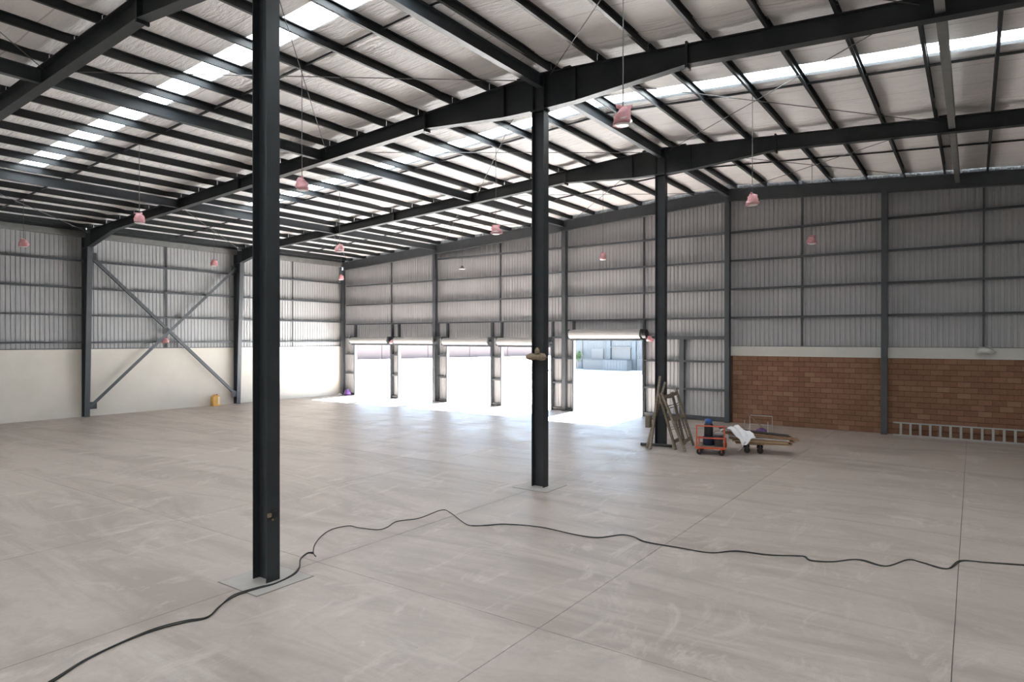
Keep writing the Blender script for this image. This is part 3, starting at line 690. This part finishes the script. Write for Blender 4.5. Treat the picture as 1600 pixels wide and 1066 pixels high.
# ------------------------------------------------------------------ dolly with stacked boards
L0, L1 = Vector((26.62, -7.62, 0)), Vector((28.30, -7.02, 0)); dl = (L1 - L0).normalized(); dn = Vector((-dl.y, dl.x, 0))
def D(u, v, z): p = L0 + dl * u + dn * v; return (p.x, p.y, z)
r = thing('dolly', D(.6, .3, 0), 'low dark dolly on four casters under the stacked boards', 'dolly')
mb = MB()
for a, b in ((.46, .50), (.84, .90)): mb.bar(D(a, .18, .28), D(b, 1.0, .28), .05, .04)
for v in (.22, .95): mb.bar(D(.40, v, .28), D(.95, v, .28), .05, .04)
mb.build('frame', 'lamp_dark', r)
for u, v in ((.46, .22), (.84, .22), (.50, .95), (.90, .95)):
    mb = MB(); wheel(mb, D(u, v, .095), .095, .05, (dl.x, dl.y)); mb.build('wheel', 'black', r); MB().bar(D(u, v, .095), D(u, v, .28), .07, .02, (1, 0, 0)).build('caster_fork', 'lamp_dark', r)
rb2 = random.Random(8); 
names = [(.032, .50, 'wood_board', 'lowest brown board in the stack on the dolly'), (.030, .46, 'wood_pale', 'pale thin board second in the stack on the dolly'), (.032, .46, 'wood_board', 'thick brown board third in the stack on the dolly'), (.016, .44, 'fabric_white', 'thin white edged sheet between the brown boards on the dolly'), (.032, .44, 'wood_board', 'thick brown board near the top of the stack on the dolly'), (.032, .42, 'wood_board', 'upper brown board of the stack on the dolly'), (.020, .44, 'black', 'thin black sheet lying on top of the board stack')]
for i, (th, wd, m_, lb) in enumerate(names):
    a0 = (.12, .02, -.06, -.10, -.20, -.28, -.36)[i]; a1 = (1.72, 1.62, 1.80, 1.66, 1.95, 1.78, 1.70)[i]; v0 = .02 + .035 * i + rb2.uniform(-.01, .01)
    zl_, zr_ = .305 + .068 * i, .305 + .034 * i
    zf = lambda a: zl_ + (zr_ - zl_) * (a + .36) / 2.3
    q = [D(a0, v0, zf(a0)), D(a1, v0, zf(a1)), D(a1, v0 + wd, zf(a1)), D(a0, v0 + wd, zf(a0))]; mb = MB(); mb.hexa(q + [(x, y, z + th) for x, y, z in q])
    tag(link('board', mb.mesh('board', m_, False, q[0]), None, q[0]), lb, 'board', 'boards stacked on the dolly')

# ------------------------------------------------------------------ grey cart behind
gx0, gx1, gy0, gy1 = 26.02, 26.80, -4.0, -3.4
r = thing('hand_cart', ((gx0 + gx1) / 2, -3.7, 0), 'light grey tubular hand cart standing before the brick wall', 'cart')
mb = MB()
for y in (gy0, gy1): mb.tube([(gx0, y, .16), (gx1, y, .16)], .018, 8)
for x in (gx0, gx1): mb.tube([(x, gy0, .16), (x, gy1, .16)], .018, 8)
mb.build('base_frame', 'alu', r); MB().box(gx0, gx1, gy0, gy1, .17, .185).build('deck', 'alu', r)
MB().tube([(gx0, gy1, .16), (gx0, gy1, .74), (gx1, gy1, .74), (gx1, gy1, .16)], .018, 8).build('handle_frame', 'alu', r)
MB().tube([(gx0, gy1, .42), (gx1, gy1, .42)], .014, 8).build('rail', 'alu', r)
MB().tube([(gx0 - .02, gy0, .16), (gx0 - .02, gy0, .62)], .016, 8).build('post', 'alu', r); MB().tube([(gx1, gy0, .16), (gx1, gy0, .60)], .016, 8).build('post', 'alu', r)
for x, y in ((gx0 + .05, gy0 + .05), (gx1 - .05, gy0 + .05), (gx0 + .05, gy1 - .05), (gx1 - .05, gy1 - .05)):
    mb = MB(); wheel(mb, (x, y, .07), .07, .04); mb.build('wheel', 'black', r); MB().box(x - .03, x + .03, y - .012, y + .012, .07, .16).build('caster_fork', 'alu', r)
lump('plastic_bag', (26.52, -3.75, .185), .20, .14, .17, 'purple', 'purple plastic bag lying on the grey hand cart', 'bag', 6)
plank((25.98, -3.62, .84), (26.58, -3.80, .35), .03, .03, 'thin wooden stick leaning on the grey hand cart', 'wood_board')

# ------------------------------------------------------------------ ladder lying on its side against the bricks
r = thing('ladder', (30.3, -.33, 0), 'long aluminium ladder lying on its side along the foot of the brick wall', 'ladder')
for z in (.025, .47): MB().box(30.28, 36.2, -.37, -.31, z - .025, z + .025).build('rail', 'alu', r)
x = 30.52
while x < 36.1:
    MB().box(x - .036, x + .036, -.36, -.32, .05, .445).build('rung', 'alu', r); x += .30

# ------------------------------------------------------------------ outside, seen through the doors
ground = tag(MB().box(-160, 90, -90, 160, -.40, -.30).build('ground', 'yard'), 'sunlit pale yard outside the doors', None, None, 'structure')
MB().box(-160, 90, .25, 160, -.3, -.02).build('apron', 'yard', ground)
r = thing('boundary_wall', (-47, 66, 0), 'long pinkish wall across the sunlit yard, seen through the left doors', 'wall')
p0, p1 = Vector((-58, 25, 0)), Vector((-36, 106, 0)); d_ = (p1 - p0).normalized(); n_ = Vector((d_.y, -d_.x, 0))
nb = 9
for i in range(nb):
    a = p0.lerp(p1, i / nb) ; b = p0.lerp(p1, (i + 1) / nb) - d_ * .05
    MB().hexa([a, b, b - n_ * .3, a - n_ * .3, a + Vector((0, 0, 4.6)), b + Vector((0, 0, 4.6)), b - n_ * .3 + Vector((0, 0, 4.6)), a - n_ * .3 + Vector((0, 0, 4.6))]).build('wall_panel', 'pink_wall', r)
    MB().hexa([a + n_ * .1, a + n_ * .1 + d_ * .4, a + d_ * .4, a, a + n_ * .1 + Vector((0, 0, 4.7)), a + n_ * .1 + d_ * .4 + Vector((0, 0, 4.7)), a + d_ * .4 + Vector((0, 0, 4.7)), a + Vector((0, 0, 4.7))]).build('pier', 'pink_wall', r)
r = thing('neighbour_building', (-3, 42, 0), 'pale grey building across the yard, seen through the tallest door', 'building')
mb = MB(); mb.box(-7.9, 12, 40.25, 52, -.02, 7); mb.build('building_body', 'ext_grey', r)
mb = MB(); ribs(mb, -7.8, 11.9, 1.3, 7, lambda a, o, z: (a, 40.24 - o * 2, z)); mb.build('wall_sheeting', 'ext_grey', r)
for X in (-7.6, -1.46, 1.66, 7.8): MB().box(X - .24, X + .24, 39.95, 40.25, 0, 7).build('pilaster', 'ext_dark', r)
MB().box(-1.22, 1.42, 39.85, 40.25, 2.52, 2.62).build('canopy', 'ext_white', r)
f = MB().box(-1.0, 1.2, 40.05, 40.2, 0, 2.5).build('shutter', 'ext_white', r)
for i in range(12): MB().box(-.98, 1.18, 40.02, 40.05, .2 * i + .02, .2 * i + .17).build('shutter_slat', 'ext_white', f)
MB().box(-3.7, -2.2, 40.1, 40.2, 0, 2.35).build('side_door', 'ext_white', r)
MB().tube([(-5.0, 40.1, 0), (-5.0, 40.1, 6.8)], .06, 8).build('downpipe', 'ext_white', r)
r = thing('storage_bin', (.1, 39, 0), 'grey blue storage container in front of the pale building outside', 'container')
MB().box(-1.4, 1.55, 38.4, 39.7, 0, 1.12).build('container_body', 'ext_grey', r)
for i in range(8): MB().box(-1.3 + .37 * i, -1.15 + .37 * i, 38.36, 38.4, .05, 1.07).build('container_rib', 'ext_grey', r)
MB().box(-1.45, 1.6, 38.35, 39.75, 1.12, 1.18).build('lid', 'ext_dark', r)
r = thing('garden_wall', (-2.7, 38.9, 0), 'low white wall left of the storage container outside', 'wall')
MB().box(-4.1, -1.6, 38.8, 39.0, -.02, 1.05).build('wall_body', 'ext_white', r); MB().box(-4.15, -1.55, 38.76, 39.04, 1.05, 1.12).build('coping', 'ext_white', r)
r = thing('shrub', (-4.95, 39.0, 0), 'small green shrub beside the low white wall outside', 'shrub')
MB().tube([(-4.95, 39, -.02), (-4.93, 39, .8), (-4.98, 39, 1.3)], .04, 6).build('stem', 'wood_old', r)
mb = MB(); rs = random.Random(2)
for i in range(260):
    a, b, q = rs.uniform(0, 6.28), rs.uniform(-1, 1), rs.uniform(.2, 1)
    c = Vector((-4.95 + .55 * q * math.cos(a), 39 + .45 * q * math.sin(a), 1.5 + .75 * b * q)); d1 = Vector((rs.uniform(-1, 1), rs.uniform(-1, 1), rs.uniform(-1, 1))).normalized() * .13; d2 = d1.cross(Vector((rs.uniform(-1, 1), rs.uniform(-1, 1), 1))).normalized() * .06
    mb.quad(c - d1, c + d2, c + d1, c - d2)
o = mb.build('foliage', 'leaf', r); o['kind'] = 'stuff'
